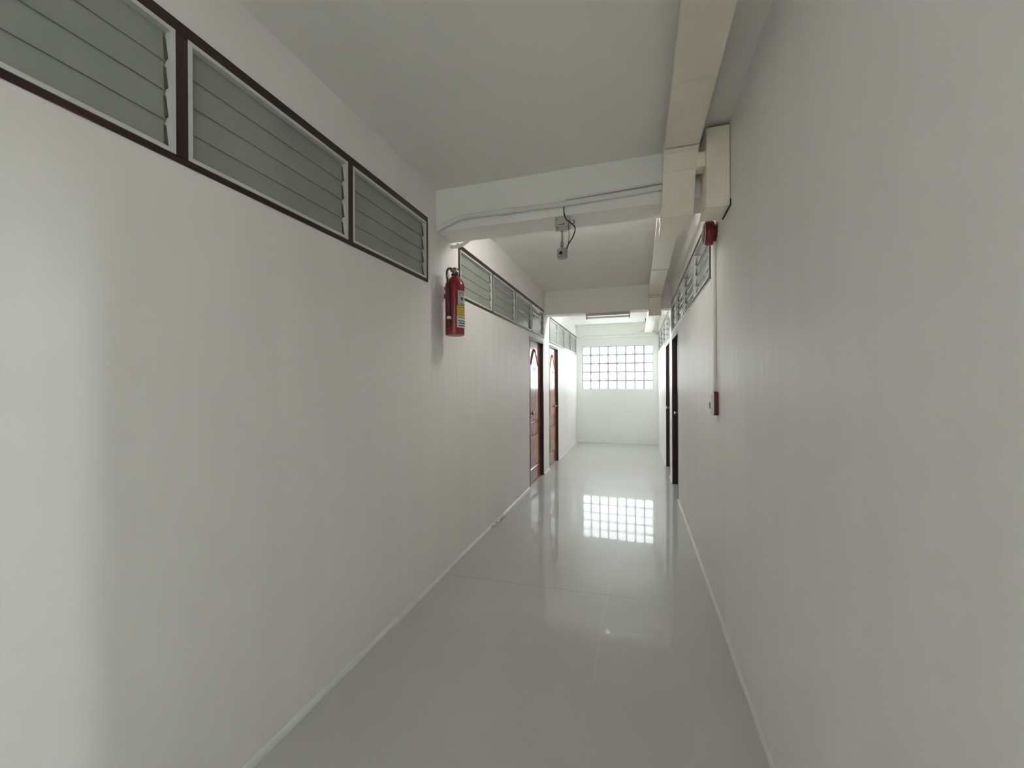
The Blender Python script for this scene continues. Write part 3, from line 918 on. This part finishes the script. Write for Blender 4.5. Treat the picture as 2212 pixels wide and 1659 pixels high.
part('back_box', MB().prism(rrect(2.642, 2.738, 1.200, 1.343, 0.016), 'x', R - 0.001, R - 0.026), 'redmatt', cpt)
fp = MB()
o0, o1 = rrect(2.642, 2.738, 1.200, 1.343, 0.016), rrect(2.652, 2.728, 1.218, 1.332, 0.012)
n = len(o0)
fp.add([(R - 0.0255, *p) for p in o0] + [(R - 0.031, *p) for p in o0] + [(R - 0.041, *p) for p in o1],
       [tuple(range(n)), tuple(2 * n + k for k in range(n))] + [(i * n + k, i * n + (k + 1) % n, (i + 1) * n + (k + 1) % n, (i + 1) * n + k) for i in range(2) for k in range(n)])
fpp = part('front_plate', fp, 'white', cpt)
part('break_glass_slot', MB().box(R - 0.0425, R - 0.040, 2.672, 2.708, 1.238, 1.276, 0.001), 'black', fpp)
part('ridge', MB().box(R - 0.0435, R - 0.040, 2.655, 2.725, 1.287, 1.292, 0.001), 'white', fpp)

# ------------------------------------------------------------------ tube lamp under the middle beam
def tube_lamp(xc, yc, zt, tube, label):
    x0, x1 = xc - 0.3235, xc + 0.3235
    t = thing('tube_lamp', (xc, yc, zt - 0.09), label, 'lamp')
    lb = MB().prism([(yc - 0.040, zt), (yc + 0.040, zt), (yc + 0.036, zt - 0.027), (yc + 0.020, zt - 0.037), (yc - 0.020, zt - 0.037), (yc - 0.036, zt - 0.027)], 'x', x0, x1)
    part('lamp_housing', lb, 'lampbody', t)
    for x in (x0 + 0.002, x1 - 0.020):
        part('tube_holder', MB().box(x, x + 0.018, yc - 0.022, yc + 0.022, zt - 0.090, zt - 0.034, 0.003), 'lampbody', t)
    part('lamp_tube', MB().lathe([(0.008, 0.0), (0.013, 0.004), (0.013, 0.603), (0.008, 0.607)], (x0 + 0.020, yc, zt - 0.064), 'x', 10), tube, t, smooth=40)
tube_lamp(-0.4115, 6.14, B2[2], 'tube', 'short fluorescent tube lamp under the middle beam')

def add_fill_globe(xc, yc, zt, glow, label):  # glowing opal globes added out of view to fill the bays with light
    t = thing('fill_globe', (xc, yc, zt - 0.22), label, 'lamp')
    part('fill_globe_base', MB().lathe([(0.062, 0.0), (0.062, -0.014), (0.050, -0.022), (0.050, -0.030)], (xc, yc, zt), 'z', 20), 'white', t, smooth=40)
    pr = [(0.050, -0.026)] + [(0.100 * math.sin(a), -0.115 + 0.100 * math.cos(a)) for a in [R_(32 + 144 * k / 6) for k in range(7)]]
    part('fill_globe_glow', MB().lathe(pr, (xc, yc, zt), 'z', 14), glow, t, smooth=80)
add_fill_globe(-0.02, -0.95, ZC[0], 'fill_globe_a', 'opal globe added for fill light on the ceiling behind the viewer')
add_fill_globe(-0.4415, 6.375, ZC[2], 'fill_globe_c', 'opal globe added for fill light on the ceiling hidden by the middle beam')
add_fill_globe(-0.4415, 2.98, ZC[1], 'fill_globe_b', 'opal globe added for fill light on the ceiling hidden by the near beam')

for o in bpy.data.objects:
    if '_org' in o:
        del o['_org']
